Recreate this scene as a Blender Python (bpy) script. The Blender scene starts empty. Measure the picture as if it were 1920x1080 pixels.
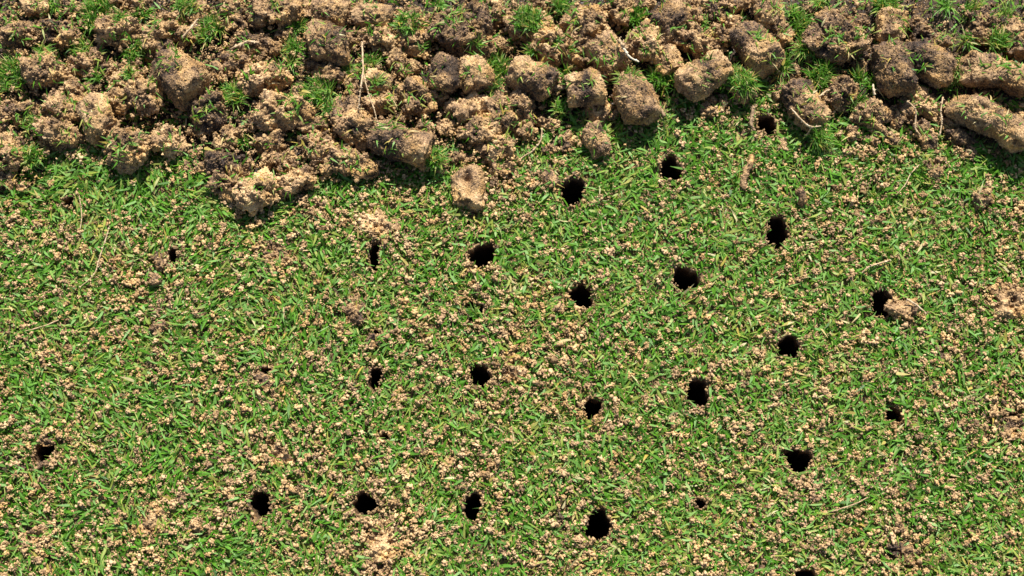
import bpy, bmesh, math, random
import numpy as np
from mathutils import Vector, Matrix, Euler

# ------------------------------------------------------------------ camera, light, exposure
SC = bpy.context.scene
COL = SC.collection
MM = 0.001
TILT = math.radians(18.0)
FPX = 50.0 / 36.0 * 1920.0
DIST = 0.28 * MM * FPX
cam_d = bpy.data.cameras.new("camera"); cam = bpy.data.objects.new("camera", cam_d); COL.objects.link(cam)
cam_d.lens = 50; cam_d.sensor_width = 36; cam_d.clip_start = 0.01; cam_d.clip_end = 200
CAM = np.array([0.0, -DIST * math.sin(TILT), DIST * math.cos(TILT)])
cam.location = CAM.tolist(); cam.rotation_euler = (TILT, 0, 0)
SC.camera = cam

SUN_EL = math.radians(50); SUN_AZ = math.radians(11)      # azimuth from +Y (top of the photograph) towards +X
world = bpy.data.worlds.new("World"); SC.world = world; world.use_nodes = True
wn = world.node_tree.nodes; wl = world.node_tree.links
sky = wn.new('ShaderNodeTexSky'); sky.sky_type = 'NISHITA'; sky.sun_disc = False
sky.sun_elevation = SUN_EL; sky.sun_rotation = SUN_AZ
bg = wn['Background']; bg.inputs['Strength'].default_value = 0.060
wl.new(sky.outputs[0], bg.inputs['Color'])
sl = bpy.data.lights.new("sun", 'SUN'); sl.energy = 4.8; sl.angle = math.radians(0.5); sl.color = (1.0, 0.955, 0.88)
sun = bpy.data.objects.new("sun", sl); COL.objects.link(sun)
sdir = Vector((math.sin(SUN_AZ) * math.cos(SUN_EL), math.cos(SUN_AZ) * math.cos(SUN_EL), math.sin(SUN_EL)))
sun.rotation_euler = sdir.to_track_quat('Z', 'Y').to_euler()
sun.location = sdir * 3
SC.view_settings.view_transform = 'Standard'; SC.view_settings.look = 'None'
SC.view_settings.exposure = 0.86; SC.view_settings.gamma = 1

rng = np.random.default_rng(7)
random.seed(7)

def at(px, py, z=0.0):
    """point of the plane z seen at photo pixel (px, py); works on arrays"""
    u = (np.asarray(px, float) - 960) / FPX; v = -(np.asarray(py, float) - 540) / FPX
    dy = v * math.cos(TILT) + math.sin(TILT); dz = v * math.sin(TILT) - math.cos(TILT)
    t = (z - CAM[2]) / dz
    return CAM[0] + u * t, CAM[1] + dy * t
def to_px(x, y, z=0.0):
    X = x - CAM[0]; Y = y - CAM[1]; Z = z - CAM[2]
    dep = Y * math.sin(TILT) - Z * math.cos(TILT)
    up = Y * math.cos(TILT) + Z * math.sin(TILT)
    return 960 + FPX * X / dep, 540 - FPX * up / dep
def mpp(px, py):
    x0, y0 = at(px, py); x1, y1 = at(px + 1, py); return float(x1 - x0)

# ------------------------------------------------------------------ numpy noise
def _h(ix, iy, iz, s):
    n = (ix.astype(np.int64) * 73856093) ^ (iy.astype(np.int64) * 19349663) ^ (iz.astype(np.int64) * 83492791) ^ (s * 2654435761)
    n = (n ^ (n >> 13)) & 0x7fffffff
    n = (n * ((n * n * 15731 + 789221) & 0x7fffffff) + 1376312589) & 0x7fffffff
    n = (n ^ (n >> 11)) * 2246822519 & 0x7fffffff
    return (n & 0xffffff) / float(0xffffff)
def vnoise(p, s=0):
    i = np.floor(p).astype(np.int64); f = p - i; f = f * f * (3 - 2 * f); r = 0
    for a in (0, 1):
        wx = f[:, 0] if a else 1 - f[:, 0]
        for b in (0, 1):
            wy = f[:, 1] if b else 1 - f[:, 1]
            for c in (0, 1):
                wz = f[:, 2] if c else 1 - f[:, 2]
                r = r + wx * wy * wz * _h(i[:, 0] + a, i[:, 1] + b, i[:, 2] + c, s)
    return r * 2 - 1
def fbm(p, s=0, o=3, g=0.5):
    r = 0; a = 1
    for k in range(o):
        r = r + a * vnoise(p * 2 ** k + 17.3 * k, s + k); a *= g
    return r
def worley(p, s=0):
    i = np.floor(p).astype(np.int64); best = np.full(len(p), 9.0)
    for a in (-1, 0, 1):
        for b in (-1, 0, 1):
            for c in (-1, 0, 1):
                x = i[:, 0] + a; y = i[:, 1] + b; z = i[:, 2] + c
                d = (x + _h(x, y, z, s) - p[:, 0]) ** 2 + (y + _h(x, y, z, s + 1) - p[:, 1]) ** 2 + (z + _h(x, y, z, s + 2) - p[:, 2]) ** 2
                best = np.minimum(best, d)
    return np.sqrt(best)
def n2(x, y, sc, s=0, o=3):
    return fbm(np.stack([np.asarray(x) / sc, np.asarray(y) / sc, np.zeros(np.shape(x))], 1), s, o)

# ------------------------------------------------------------------ mesh helpers
def link_mesh(name, V, F, mat, tone=None, parent=None, smooth=True, loc=None, rot=None):
    me = bpy.data.meshes.new(name)
    V = np.ascontiguousarray(V, dtype=np.float32); F = np.ascontiguousarray(F, dtype=np.int32)
    k = F.shape[1]
    me.vertices.add(len(V)); me.vertices.foreach_set('co', V.ravel())
    me.loops.add(F.size); me.loops.foreach_set('vertex_index', F.ravel())
    me.polygons.add(len(F)); me.polygons.foreach_set('loop_start', np.arange(0, F.size, k, dtype=np.int32))
    me.polygons.foreach_set('loop_total', np.full(len(F), k, dtype=np.int32))
    me.update(calc_edges=True)
    if tone is not None:
        a = me.attributes.new('tone', 'FLOAT', 'POINT'); a.data.foreach_set('value', np.ascontiguousarray(tone, dtype=np.float32))
    if smooth: me.polygons.foreach_set('use_smooth', np.ones(len(F), dtype=bool))
    me.materials.append(mat)
    o = bpy.data.objects.new(name, me); COL.objects.link(o)
    if parent is not None: o.parent = parent
    if loc is not None: o.location = loc
    if rot is not None: o.rotation_euler = rot
    return o
def tag(o, label=None, cat=None, group=None, kind=None):
    if label: o['label'] = label
    if cat: o['category'] = cat
    if group: o['group'] = group
    if kind: o['kind'] = kind
    return o
def empty(name, loc, rot=(0, 0, 0)):
    o = bpy.data.objects.new(name, None); o.empty_display_size = 0.005; COL.objects.link(o); o.location = loc; o.rotation_euler = rot
    return o
_ico = {}
def ico(sub):
    if sub not in _ico:
        bm = bmesh.new(); bmesh.ops.create_icosphere(bm, subdivisions=sub, radius=1)
        v = np.array([q.co[:] for q in bm.verts]); f = np.array([[q.index for q in t.verts] for t in bm.faces]); bm.free()
        _ico[sub] = (v, f)
    return _ico[sub]
def grains(C, R, T, sub=1, squash=0.35, r=rng):
    """many small jittered lumps: centres C (n,3), radii R, tones T -> V, F, tone"""
    v, f = ico(sub); n = len(C); m = len(v)
    S = 1 + squash * (r.random((n, 1, 3)) * 2 - 1)
    J = 1 + 0.30 * (r.random((n, m, 1)) * 2 - 1)
    V = v[None] * S * J * R[:, None, None]
    a = r.random(n) * 6.283; ca, sa = np.cos(a)[:, None], np.sin(a)[:, None]
    b = r.random(n) * 6.283; cb, sb = np.cos(b)[:, None], np.sin(b)[:, None]
    x = V[..., 0] * ca - V[..., 1] * sa; y = V[..., 0] * sa + V[..., 1] * ca; z = V[..., 2]
    y, z = y * cb - z * sb, y * sb + z * cb
    V = np.stack([x, y, z], 2) + C[:, None, :]
    F = f[None] + (np.arange(n) * m)[:, None, None]
    return V.reshape(-1, 3), F.reshape(-1, 3), np.repeat(T, m)
def join(parts):
    V, F, T = [], [], []; o = 0
    for v, f, t in parts:
        V.append(v); F.append(f + o); T.append(t); o += len(v)
    return np.concatenate(V), np.concatenate(F), np.concatenate(T)

# ------------------------------------------------------------------ materials
def nodes(m):
    m.use_nodes = True; nt = m.node_tree; return nt, nt.nodes, nt.links, nt.nodes['Principled BSDF']
def ramp(n, stops):
    r = n.new('ShaderNodeValToRGB'); e = r.color_ramp.elements
    e[0].position, e[0].color = stops[0][0], (*stops[0][1], 1); e[1].position, e[1].color = stops[-1][0], (*stops[-1][1], 1)
    for p, c in stops[1:-1]:
        k = e.new(p); k.color = (*c, 1)
    return r
def math_node(n, l, op, a, b):
    m = n.new('ShaderNodeMath'); m.operation = op
    for i, s in enumerate((a, b)):
        if isinstance(s, (int, float)): m.inputs[i].default_value = s
        else: l.new(s, m.inputs[i])
    return m.outputs[0]
SOIL_STOPS = [(0.0, (0.030, 0.022, 0.018)), (0.25, (0.095, 0.064, 0.042)), (0.5, (0.265, 0.172, 0.086)),
              (0.75, (0.47, 0.322, 0.165)), (1.0, (0.66, 0.485, 0.265))]
def soil_material(name, shift=0.0, stops=SOIL_STOPS, grain=1700, speck=0.42, bump=0.8, pink=1.0):
    m = bpy.data.materials.new(name); nt, n, l, bs = nodes(m)
    at_ = n.new('ShaderNodeAttribute'); at_.attribute_name = 'tone'
    tc = n.new('ShaderNodeTexCoord')
    vo = n.new('ShaderNodeTexVoronoi'); vo.inputs['Scale'].default_value = grain
    l.new(tc.outputs['Object'], vo.inputs['Vector'])
    sep = n.new('ShaderNodeSeparateColor'); l.new(vo.outputs['Color'], sep.inputs[0])
    no = n.new('ShaderNodeTexNoise'); no.inputs['Scale'].default_value = 230; no.inputs['Detail'].default_value = 4
    l.new(tc.outputs['Object'], no.inputs['Vector'])
    a = math_node(n, l, 'MULTIPLY', math_node(n, l, 'SUBTRACT', sep.outputs[0], 0.5), speck)
    b = math_node(n, l, 'MULTIPLY', math_node(n, l, 'SUBTRACT', no.outputs[0], 0.5), 0.55)
    t = math_node(n, l, 'ADD', math_node(n, l, 'ADD', at_.outputs['Fac'], a), math_node(n, l, 'ADD', b, shift))
    r = ramp(n, stops); l.new(t, r.inputs[0])
    # warm / pink-grey drift between crumbs
    no2 = n.new('ShaderNodeTexNoise'); no2.inputs['Scale'].default_value = 90; no2.inputs['Detail'].default_value = 2
    l.new(tc.outputs['Object'], no2.inputs['Vector'])
    hr = ramp(n, [(0.34, (1.0, 0.95, 1.0)), (0.5, (1.04, 0.99, 0.92)), (0.66, (1.10, 0.96, 0.72))]); l.new(no2.outputs[0], hr.inputs[0])
    mx = n.new('ShaderNodeMix'); mx.data_type = 'RGBA'; mx.blend_type = 'MULTIPLY'; mx.inputs[0].default_value = pink
    l.new(r.outputs[0], mx.inputs[6]); l.new(hr.outputs[0], mx.inputs[7]); l.new(mx.outputs[2], bs.inputs['Base Color'])
    # glassy quartz grains
    q = math_node(n, l, 'GREATER_THAN', sep.outputs[1], 0.93)
    l.new(math_node(n, l, 'SUBTRACT', 0.92, math_node(n, l, 'MULTIPLY', q, 0.55)), bs.inputs['Roughness'])
    bs.inputs['Specular IOR Level'].default_value = 0.3
    bu = n.new('ShaderNodeBump'); bu.inputs['Strength'].default_value = bump; bu.inputs['Distance'].default_value = 0.0003
    l.new(vo.outputs['Distance'], bu.inputs['Height']); bu.invert = True
    l.new(bu.outputs[0], bs.inputs['Normal'])
    return m
M_SOIL = soil_material('soil')
M_CRUMB = soil_material('crumb_soil', 0.0, speck=0.22, bump=0.3, pink=0.8)
M_GROUND = soil_material('soil_ground', 0.0, grain=1300)
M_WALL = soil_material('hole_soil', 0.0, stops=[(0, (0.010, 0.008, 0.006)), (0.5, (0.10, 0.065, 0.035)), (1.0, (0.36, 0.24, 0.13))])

def grass_material(name, stops):
    m = bpy.data.materials.new(name); nt, n, l, bs = nodes(m)
    at_ = n.new('ShaderNodeAttribute'); at_.attribute_name = 'tone'
    r = ramp(n, stops); l.new(at_.outputs['Fac'], r.inputs[0])
    tc = n.new('ShaderNodeTexCoord'); no = n.new('ShaderNodeTexNoise'); no.inputs['Scale'].default_value = 420; no.inputs['Detail'].default_value = 2
    l.new(tc.outputs['Object'], no.inputs['Vector'])
    nr = ramp(n, [(0.3, (0.75, 0.8, 0.75)), (0.7, (1.2, 1.15, 1.1))]); l.new(no.outputs[0], nr.inputs[0])
    mx = n.new('ShaderNodeMix'); mx.data_type = 'RGBA'; mx.blend_type = 'MULTIPLY'; mx.inputs[0].default_value = 1
    l.new(r.outputs[0], mx.inputs[6]); l.new(nr.outputs[0], mx.inputs[7])
    l.new(mx.outputs[2], bs.inputs['Base Color'])
    bs.inputs['Roughness'].default_value = 0.5; bs.inputs['Specular IOR Level'].default_value = 0.32
    tr = n.new('ShaderNodeBsdfTranslucent'); l.new(mx.outputs[2], tr.inputs['Color'])
    ms = n.new('ShaderNodeMixShader'); ms.inputs[0].default_value = 0.36
    out = n['Material Output']; l.new(bs.outputs[0], ms.inputs[1]); l.new(tr.outputs[0], ms.inputs[2]); l.new(ms.outputs[0], out.inputs['Surface'])
    return m
GRASS = [(0.0, (0.024, 0.082, 0.006)), (0.25, (0.065, 0.195, 0.010)), (0.45, (0.118, 0.308, 0.020)), (0.62, (0.185, 0.365, 0.085)),
         (0.78, (0.31, 0.37, 0.060)), (0.88, (0.34, 0.38, 0.10)), (0.94, (0.52, 0.38, 0.08)), (1.0, (0.62, 0.54, 0.30))]
M_GRASS = grass_material('grass_blades', GRASS)
def root_material():
    m = bpy.data.materials.new('root_fibre'); nt, n, l, bs = nodes(m)
    tc = n.new('ShaderNodeTexCoord'); no = n.new('ShaderNodeTexNoise'); no.inputs['Scale'].default_value = 700
    l.new(tc.outputs['Object'], no.inputs['Vector'])
    at_ = n.new('ShaderNodeAttribute'); at_.attribute_name = 'tone'
    t = math_node(n, l, 'ADD', at_.outputs['Fac'], math_node(n, l, 'MULTIPLY', math_node(n, l, 'SUBTRACT', no.outputs[0], 0.5), 0.6))
    r = ramp(n, [(0, (0.12, 0.07, 0.04)), (0.5, (0.48, 0.33, 0.18)), (1, (0.82, 0.74, 0.56))]); l.new(t, r.inputs[0])
    l.new(r.outputs[0], bs.inputs['Base Color']); bs.inputs['Roughness'].default_value = 0.75
    bu = n.new('ShaderNodeBump'); bu.inputs['Strength'].default_value = 0.5; bu.inputs['Distance'].default_value = 0.0003
    l.new(no.outputs[0], bu.inputs['Height']); l.new(bu.outputs[0], bs.inputs['Normal'])
    return m
M_ROOT = root_material()

# ------------------------------------------------------------------ holes (photo pixels: x, y, width, height, depth mm, label)
HOLES = [
 (1073,360,50,54,60,"round black hole in the turf right of the small round grey clod, below the cores"),
 (1257,320,40,60,60,"black hole with a thin blade crossing it, up near the soil cores"),
 (1437,236,40,38,60,"black hole at the edge of the soil band with brown thatch at its left"),
 (1457,436,44,58,60,"slanting oval black hole, first one below the worm-shaped cast"),
 (905,480,48,50,60,"black hole with a short white blade lying across its top"),
 (1285,525,50,48,60,"black hole with an orange straw tip at its bottom left"),
 (1090,557,48,46,60,"black hole with a straight right side, second down the column from the round one"),
 (1652,571,46,52,60,"black hole partly covered by the tangled thatch clump"),
 (1478,652,42,48,60,"black hole second down from the slanting oval one"),
 (900,705,40,46,60,"dark hole below the bright yellow-green tuft, centre left"),
 (1307,738,48,48,60,"wide black hole left of centre right, third down its column"),
 (1111,766,36,38,40,"small half shaded hole with grass over its right side, above the widest bottom hole"),
 (1674,780,32,34,60,"small square black hole, lowest of the right-hand column"),
 (1496,862,54,40,60,"wide black hole with grass hanging over its top and brown lip below"),
 (1122,984,52,50,60,"largest round black hole near the bottom edge"),
 (886,950,34,54,60,"narrow black hole slanting down to the right, bottom row"),
 (686,943,42,40,50,"black hole with a white speck and brown lip, bottom row left of centre"),
 (490,943,42,42,60,"black hole with a bright brown lower-left lip, bottom left"),
 (87,843,42,36,50,"ragged black hole near the left edge with soil heaped above it"),
 (131,380,22,22,40,"small dark hole in tall green grass under the cores at far left"),
 (326,482,18,34,22,"dark narrow hole with a pale stem beside it, left part of the lawn"),
 (702,482,22,50,50,"narrow upright black hole just below the bright sandy pile"),
 (705,708,26,36,40,"narrow dark hole between tan crumbs, left of the hole under the yellow-green tuft"),
 (722,822,18,20,30,"tiny black hole in sandy crumbs, left of centre"),
 (890,585,36,38,30,"half closed hole with grass blades growing across it"),
 (1635,362,26,30,30,"brown hole filled with upright grass blades below the right-hand cores"),
 (1507,1080,40,26,60,"black hole cut off by the bottom edge"),
 (1312,945,22,20,40,"small dark hole with crumbs on its right, below the wide third hole"),
 (1897,783,26,16,20,"low dark hollow above brown crumbs at the right edge"),
 (706,632,24,22,30,"small shaded hollow under the grey clod in the lawn"),
 (495,700,28,22,25,"shallow hole blocked by a brown soil cast"),
 (293,700,14,16,25,"small dark hole with a brown wall among long leaning blades"),
]
holes = []
for (x, y, w, h, d, lab) in HOLES:
    s = mpp(x, y); hx, hy = at(x, y)
    holes.append((float(hx), float(hy), w * s / 2 * 1.0, h * s / 2 / math.cos(TILT) * 1.0, d * MM, lab))
LIP = {(490,943): .55, (686,943): .5, (87,843): .45, (1496,862): .35, (1122,984): .18, (131,380): .2, (705,708): .3, (495,700): .4}
def hole_rad(k, ang, lip=True):
    hx, hy, rx, ry, d, lab = holes[k]
    a = np.asarray(ang)
    wob = 1 + 0.10 * np.sin(2 * a + k * 1.7) + 0.08 * np.sin(3 * a + k * 2.9) + 0.06 * np.sin(5 * a + k) + 0.04 * np.sin(9 * a + 3 * k)
    L_ = LIP.get((HOLES[k][0], HOLES[k][1]), 0) if lip else 0
    da = np.angle(np.exp(1j * (a + 1.95))); wob = wob * (1 + L_ * np.exp(-(da / 0.75) ** 2))
    return rx * ry / np.sqrt((ry * np.cos(a)) ** 2 + (rx * np.sin(a)) ** 2) * wob
def hole_mask(x, y, grow=1.0):
    """True where (x, y) lies in a hole"""
    r = np.zeros(len(x), bool)
    for k, (hx, hy, rx, ry, d, lab) in enumerate(holes):
        dx, dy = x - hx, y - hy; near = (np.abs(dx) < 0.02) & (np.abs(dy) < 0.02)
        if near.any():
            q = np.where(near)[0]; r[q] |= np.hypot(dx[q], dy[q]) < hole_rad(k, np.arctan2(dy[q], dx[q])) * grow
    return r

# ------------------------------------------------------------------ the band of cores: its lower border in photo pixels
BX = [-400,0,60,120,190,250,320,390,430,500,580,600,700,790,850,940,1000,1100,1230,1300,1400,1430,1560,1600,1700,1760,1800,1870,1920,2400]
BY = [370,362,340,275,280,305,300,325,375,380,340,320,328,305,300,320,285,232,228,195,180,190,240,262,285,275,265,290,305,330]
def band_t(px, py):
    """> 0 inside the band (pixels above its lower border)"""
    return np.interp(px, BX, BY) - py

# ------------------------------------------------------------------ ground
RX0, RX1, RY0, RY1 = -0.42, 0.42, -0.27, 0.33
def build_ground():
    st = 0.0014; nx = int((RX1 - RX0) / st) + 1; ny = int((RY1 - RY0) / st) + 1
    xs = np.linspace(RX0, RX1, nx); ys = np.linspace(RY0, RY1, ny)
    X, Y = np.meshgrid(xs, ys); x = X.ravel(); y = Y.ravel()
    z = 0.0009 * n2(x, y, 0.006, 3) + 0.0006 * n2(x, y, 0.0018, 5, 2)
    bd = np.minimum.reduce([x - RX0, RX1 - x, y - RY0, RY1 - y]); z = z * np.clip(bd / 0.01, 0, 1)
    gx, gy = to_px(x, y)
    t = 0.38 + 0.14 * n2(x, y, 0.01, 9) - 0.33 * np.clip(band_t(gx, gy) / 40, 0, 1)      # shade under the heap painted into the soil tone
    idx = np.arange(nx * ny).reshape(ny, nx)
    F = np.stack([idx[:-1, :-1], idx[:-1, 1:], idx[1:, 1:], idx[1:, :-1]], -1).reshape(-1, 4)
    cx = x[F].mean(1); cy = y[F].mean(1)
    F = F[~hole_mask(cx, cy, 1.10)]
    B = 40.0; V = np.stack([x, y, z], 1)
    ext = np.array([[RX0, RY0, 0], [RX1, RY0, 0], [RX1, RY1, 0], [RX0, RY1, 0], [-B, -B, 0], [B, -B, 0], [B, B, 0], [-B, B, 0]], float)
    o = len(V); V = np.concatenate([V, ext]); t = np.concatenate([t, np.full(8, 0.3)])
    F = np.concatenate([F, np.array([[4, 5, 1, 0], [5, 6, 2, 1], [6, 7, 3, 2], [7, 4, 0, 3]]) + o])
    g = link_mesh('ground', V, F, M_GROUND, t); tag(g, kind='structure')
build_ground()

def build_holes():
    for k, (hx, hy, rx, ry, d, lab) in enumerate(holes):
        na = 72; a = np.arange(na) / na * 2 * math.pi; R1 = hole_rad(k, a); R0 = hole_rad(k, a, False)
        prof = [(1.22, 0.0002), (1.14, 0.0014), (1.05, 0.0014), (0.99, 0.0), (0.98, -0.001), (0.97, -0.002), (0.965, -0.003), (0.96, -0.0045), (0.95, -0.010), (0.94, -0.016)]
        z = -0.024
        while z > -d: prof.append((0.93, z)); z -= 0.008
        prof += [(0.9, -d), (0.5, -d - 0.001), (0.05, -d - 0.001)]
        V = []; T = []
        for j, (f, z) in enumerate(prof):
            w_ = min(1.0, max(0.0, (z + 0.0045) / 0.0045)); R = R1 * w_ + R0 * (1 - w_)
            pts = np.stack([np.cos(a) * R * f, np.sin(a) * R * f, np.full(na, z)], 1)
            q = pts + np.array([hx, hy, 0])
            r = 0.0007 * vnoise(q / 0.0016, 3) + 0.0005 * vnoise(q / 0.0035, 8)
            pts[:, :2] *= (1 + r / np.maximum(R, 1e-4))[:, None] if j < len(prof) - 3 else 1
            if j < 4: pts[:, 2] += 0.5 * r
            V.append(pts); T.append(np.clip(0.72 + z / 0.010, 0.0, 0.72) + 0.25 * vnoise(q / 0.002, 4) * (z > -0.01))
        n = len(prof); idx = np.arange(n * na).reshape(n, na); nxt = np.roll(idx, -1, 1)
        F = np.stack([idx[:-1], idx[1:], nxt[1:], nxt[:-1]], -1).reshape(-1, 4)
        F = F[:, ::-1]
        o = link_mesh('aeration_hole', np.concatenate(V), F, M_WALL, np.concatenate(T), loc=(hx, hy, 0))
        tag(o, lab, 'hole', 'aeration holes punched in the turf')
build_holes()

# ------------------------------------------------------------------ grass blades
def blades(x, y, z0, az, pitch, L, W, tone, curl, r=rng, rows=4):
    """ribbons: root (x,y,z0), heading az, start pitch, length L, width W, total downward curl"""
    n = len(x); prof = np.array([0.75, 1.0, 0.9, 0.45, 0.1])[:rows + 1] if rows == 4 else np.array([0.8, 1.0, 0.85, 0.35])
    m = len(prof); seg = L / (m - 1)
    P = np.zeros((n, m, 3)); P[:, 0] = np.stack([x, y, z0], 1)
    tw = (r.random(n) - 0.5) * 1.2; a = az.copy(); p = pitch.copy()
    for i in range(1, m):
        P[:, i] = P[:, i - 1] + np.stack([np.cos(a) * np.cos(p), np.sin(a) * np.cos(p), np.sin(p)], 1) * seg[:, None]
        p = p - curl / (m - 1); a = a + tw / (m - 1)
    roll = (r.random(n) - 0.5) * 1.7
    side = np.stack([-np.sin(az) * np.cos(roll), np.cos(az) * np.cos(roll), np.sin(roll)], 1)
    half = side[:, None, :] * (W[:, None] * prof[None] / 2)[..., None]
    P[..., 2] = np.maximum(P[..., 2], 0.0003)
    V = np.stack([P - half, P + half], 2)            # n, m, 2, 3
    base = (np.arange(n) * m * 2)[:, None, None]
    i = np.arange(m - 1) * 2
    F = np.stack([i, i + 1, i + 3, i + 2], 1)[None] + base
    return V.reshape(-1, 3), F.reshape(-1, 4), np.repeat(tone, m * 2)
def blade_tone(n, r=rng, bias=0.0):
    t = np.clip(0.42 + bias + 0.17 * r.standard_normal(n), 0.02, 0.80)
    q = r.random(n); t = np.where(q < 0.045, 0.80 + 0.13 * r.random(n), t); t = np.where(q < 0.010, 0.93 + 0.07 * r.random(n), t)
    return t

# ------------------------------------------------------------------ soil bodies
CLODS = []      # filled in by the tables below
def soil_body(a, b, c, kind, tone, seed, dark=None, notch=None):
    """returns V, F, T in local axes, long axis along x. a, b, c half sizes (m)"""
    big = max(a, b)
    sub = 6 if big > 0.0058 else 5 if big > 0.0028 else 4
    v, f = ico(sub); n = v.copy()
    p = {'c': 5.5, 'k': 2.6, 'n': 2.4}[kind]
    rr = np.hypot(n[:, 1], n[:, 2])
    q = n / ((np.abs(n[:, 0]) ** p + rr ** p) ** (1 / p))[:, None]
    fr = np.random.default_rng(seed * 3 + 1)
    if kind == 'c':
        cuts = [((sg, fr.normal(0, .30), fr.normal(0, .30)), fr.uniform(.80, .98)) for sg in (-1, 1)] + [((fr.normal(0, .5), fr.normal(0, 1), fr.normal(0, .6) + .4), fr.uniform(.86, .98)) for _ in range(2)]
    else:
        cuts = [((fr.normal(), fr.normal(), abs(fr.normal()) * .7), fr.uniform(.62, .92)) for _ in range(6)]
    for nn, h in cuts:
        nn = np.array(nn); nn = nn / np.linalg.norm(nn); ex = np.maximum(q @ nn - h, 0); q = q - (ex * 0.88)[:, None] * nn
    V = q * np.array([a, b, c]) * (1.04 if kind == 'c' else 1.12)
    N = q / np.array([a, b, c]); N /= np.linalg.norm(N, axis=1)[:, None]
    off = np.array([seed * 1.37, seed * 2.11, seed * 0.73]) * 0.1
    P = V + off; m = (a + b) / 2
    lo = {'c': 0.17, 'k': 0.32, 'n': 0.38}[kind]
    d = lo * m * fbm(P / (m * 0.95), seed, 3)
    chunk = {'c': 0.9, 'k': 2.0, 'n': 2.8}[kind] * MM * min(1.0, m / 0.007)
    d += chunk * (0.60 - worley(P / 0.0058, seed + 2)) * 1.3                  # broken lumps
    cr = {'c': 1.1, 'k': 1.45, 'n': 1.6}[kind] * MM
    d += cr * (0.55 - worley(P / 0.0029, seed)) * 0.95                       # crumbs
    d += (0.6 * MM if kind == 'c' else 0.75 * MM) * (0.5 - worley(P / 0.0013, seed + 5)) * 1.2
    d += 0.10 * MM * vnoise(P / 0.0005, seed)
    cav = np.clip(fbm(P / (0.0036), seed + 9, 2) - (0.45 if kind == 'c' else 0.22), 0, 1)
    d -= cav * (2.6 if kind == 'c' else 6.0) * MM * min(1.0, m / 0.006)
    if kind == 'c':
        e = np.clip((np.abs(q[:, 0]) - 0.75) / 0.25, 0, 1)
        d += e * 1.5 * MM * fbm(P / 0.004, seed + 3, 2)
    V = V + N * d[:, None]
    if notch:
        nx, ny, nr, nd = notch
        g = np.exp(-(((V[:, 0] / a - nx) ** 2 + (V[:, 1] / b - ny) ** 2) / nr ** 2)) * (V[:, 2] > 0); V[:, 2] -= g * nd
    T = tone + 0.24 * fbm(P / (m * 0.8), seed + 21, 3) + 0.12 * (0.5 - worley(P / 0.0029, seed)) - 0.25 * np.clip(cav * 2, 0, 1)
    if dark:
        t0, wd, st = dark
        T -= st * np.exp(-(((q[:, 0] + 0.25 * fbm(P / 0.006, seed + 31, 2)) - t0) / wd) ** 2)
    parts = [(V, f, T)]
    r = np.random.default_rng(seed)
    area = 4 * math.pi * ((a * b) ** 1.6 / 3 + (a * c) ** 1.6 / 3 + (b * c) ** 1.6 / 3) ** (1 / 1.6) / (MM * MM)
    dens = {'c': 0.75, 'k': 0.95, 'n': 0.95}[kind]
    ng = int(area * dens)
    k = r.integers(0, len(V), ng); k = k[v[k, 2] > -0.75]
    R = (0.20 + 0.32 * r.random(len(k)) ** 2 + (0.0 if kind == 'c' else 0.20 * r.random(len(k)))) * MM
    parts.append(grains(V[k] + N[k] * (R * 0.25)[:, None], R, T[k] + 0.42 * (r.random(len(k)) - 0.36), 1, 0.4, r))
    if kind != 'c':
        ng = int(area * 0.085); k = r.integers(0, len(V), ng); k = k[v[k, 2] > -0.6]
        R = (0.55 + 0.65 * r.random(len(k))) * MM * min(1, big / 0.006 + 0.3)
        parts.append(grains(V[k] + N[k] * (R * 0.35)[:, None], R, T[k] + 0.26 * (r.random(len(k)) - 0.42), 2, 0.45, r))
    return join(parts)

def tuft_mesh(n, rad, Lm, r, bias=0.0, up=0.6, Wm=0.9):
    """blades sprouting from a small disc in local axes"""
    rr = rad * np.sqrt(r.random(n)); a = r.random(n) * 6.283
    x = rr * np.cos(a); y = rr * np.sin(a)
    lean = r.random() * 6.283; grp_ = r.integers(0, max(3, n // 9), n); ga = r.random(n) * 6.283
    az = np.where(r.random(n) < 0.45, lean + r.normal(0, 0.9, n), ga[grp_] + r.normal(0, 0.35, n)); pitch = np.clip(r.normal(up, 0.45, n), 0.02, 1.45)
    L = Lm * (0.6 + 0.6 * r.random(n)); W = Wm * MM * (0.5 + 0.6 * r.random(n))
    t = np.clip(0.46 + bias + 0.20 * r.standard_normal(n), 0.03, 0.85); q = r.random(n)
    t = np.where(q < 0.16, 0.84 + 0.16 * r.random(n), t)
    V, F, T = blades(x, y, np.full(n, 0.0005) + 0.0 * x, az, pitch, L, W, t, r.random(n) * 1.4, r)
    return V, F, T
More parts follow.
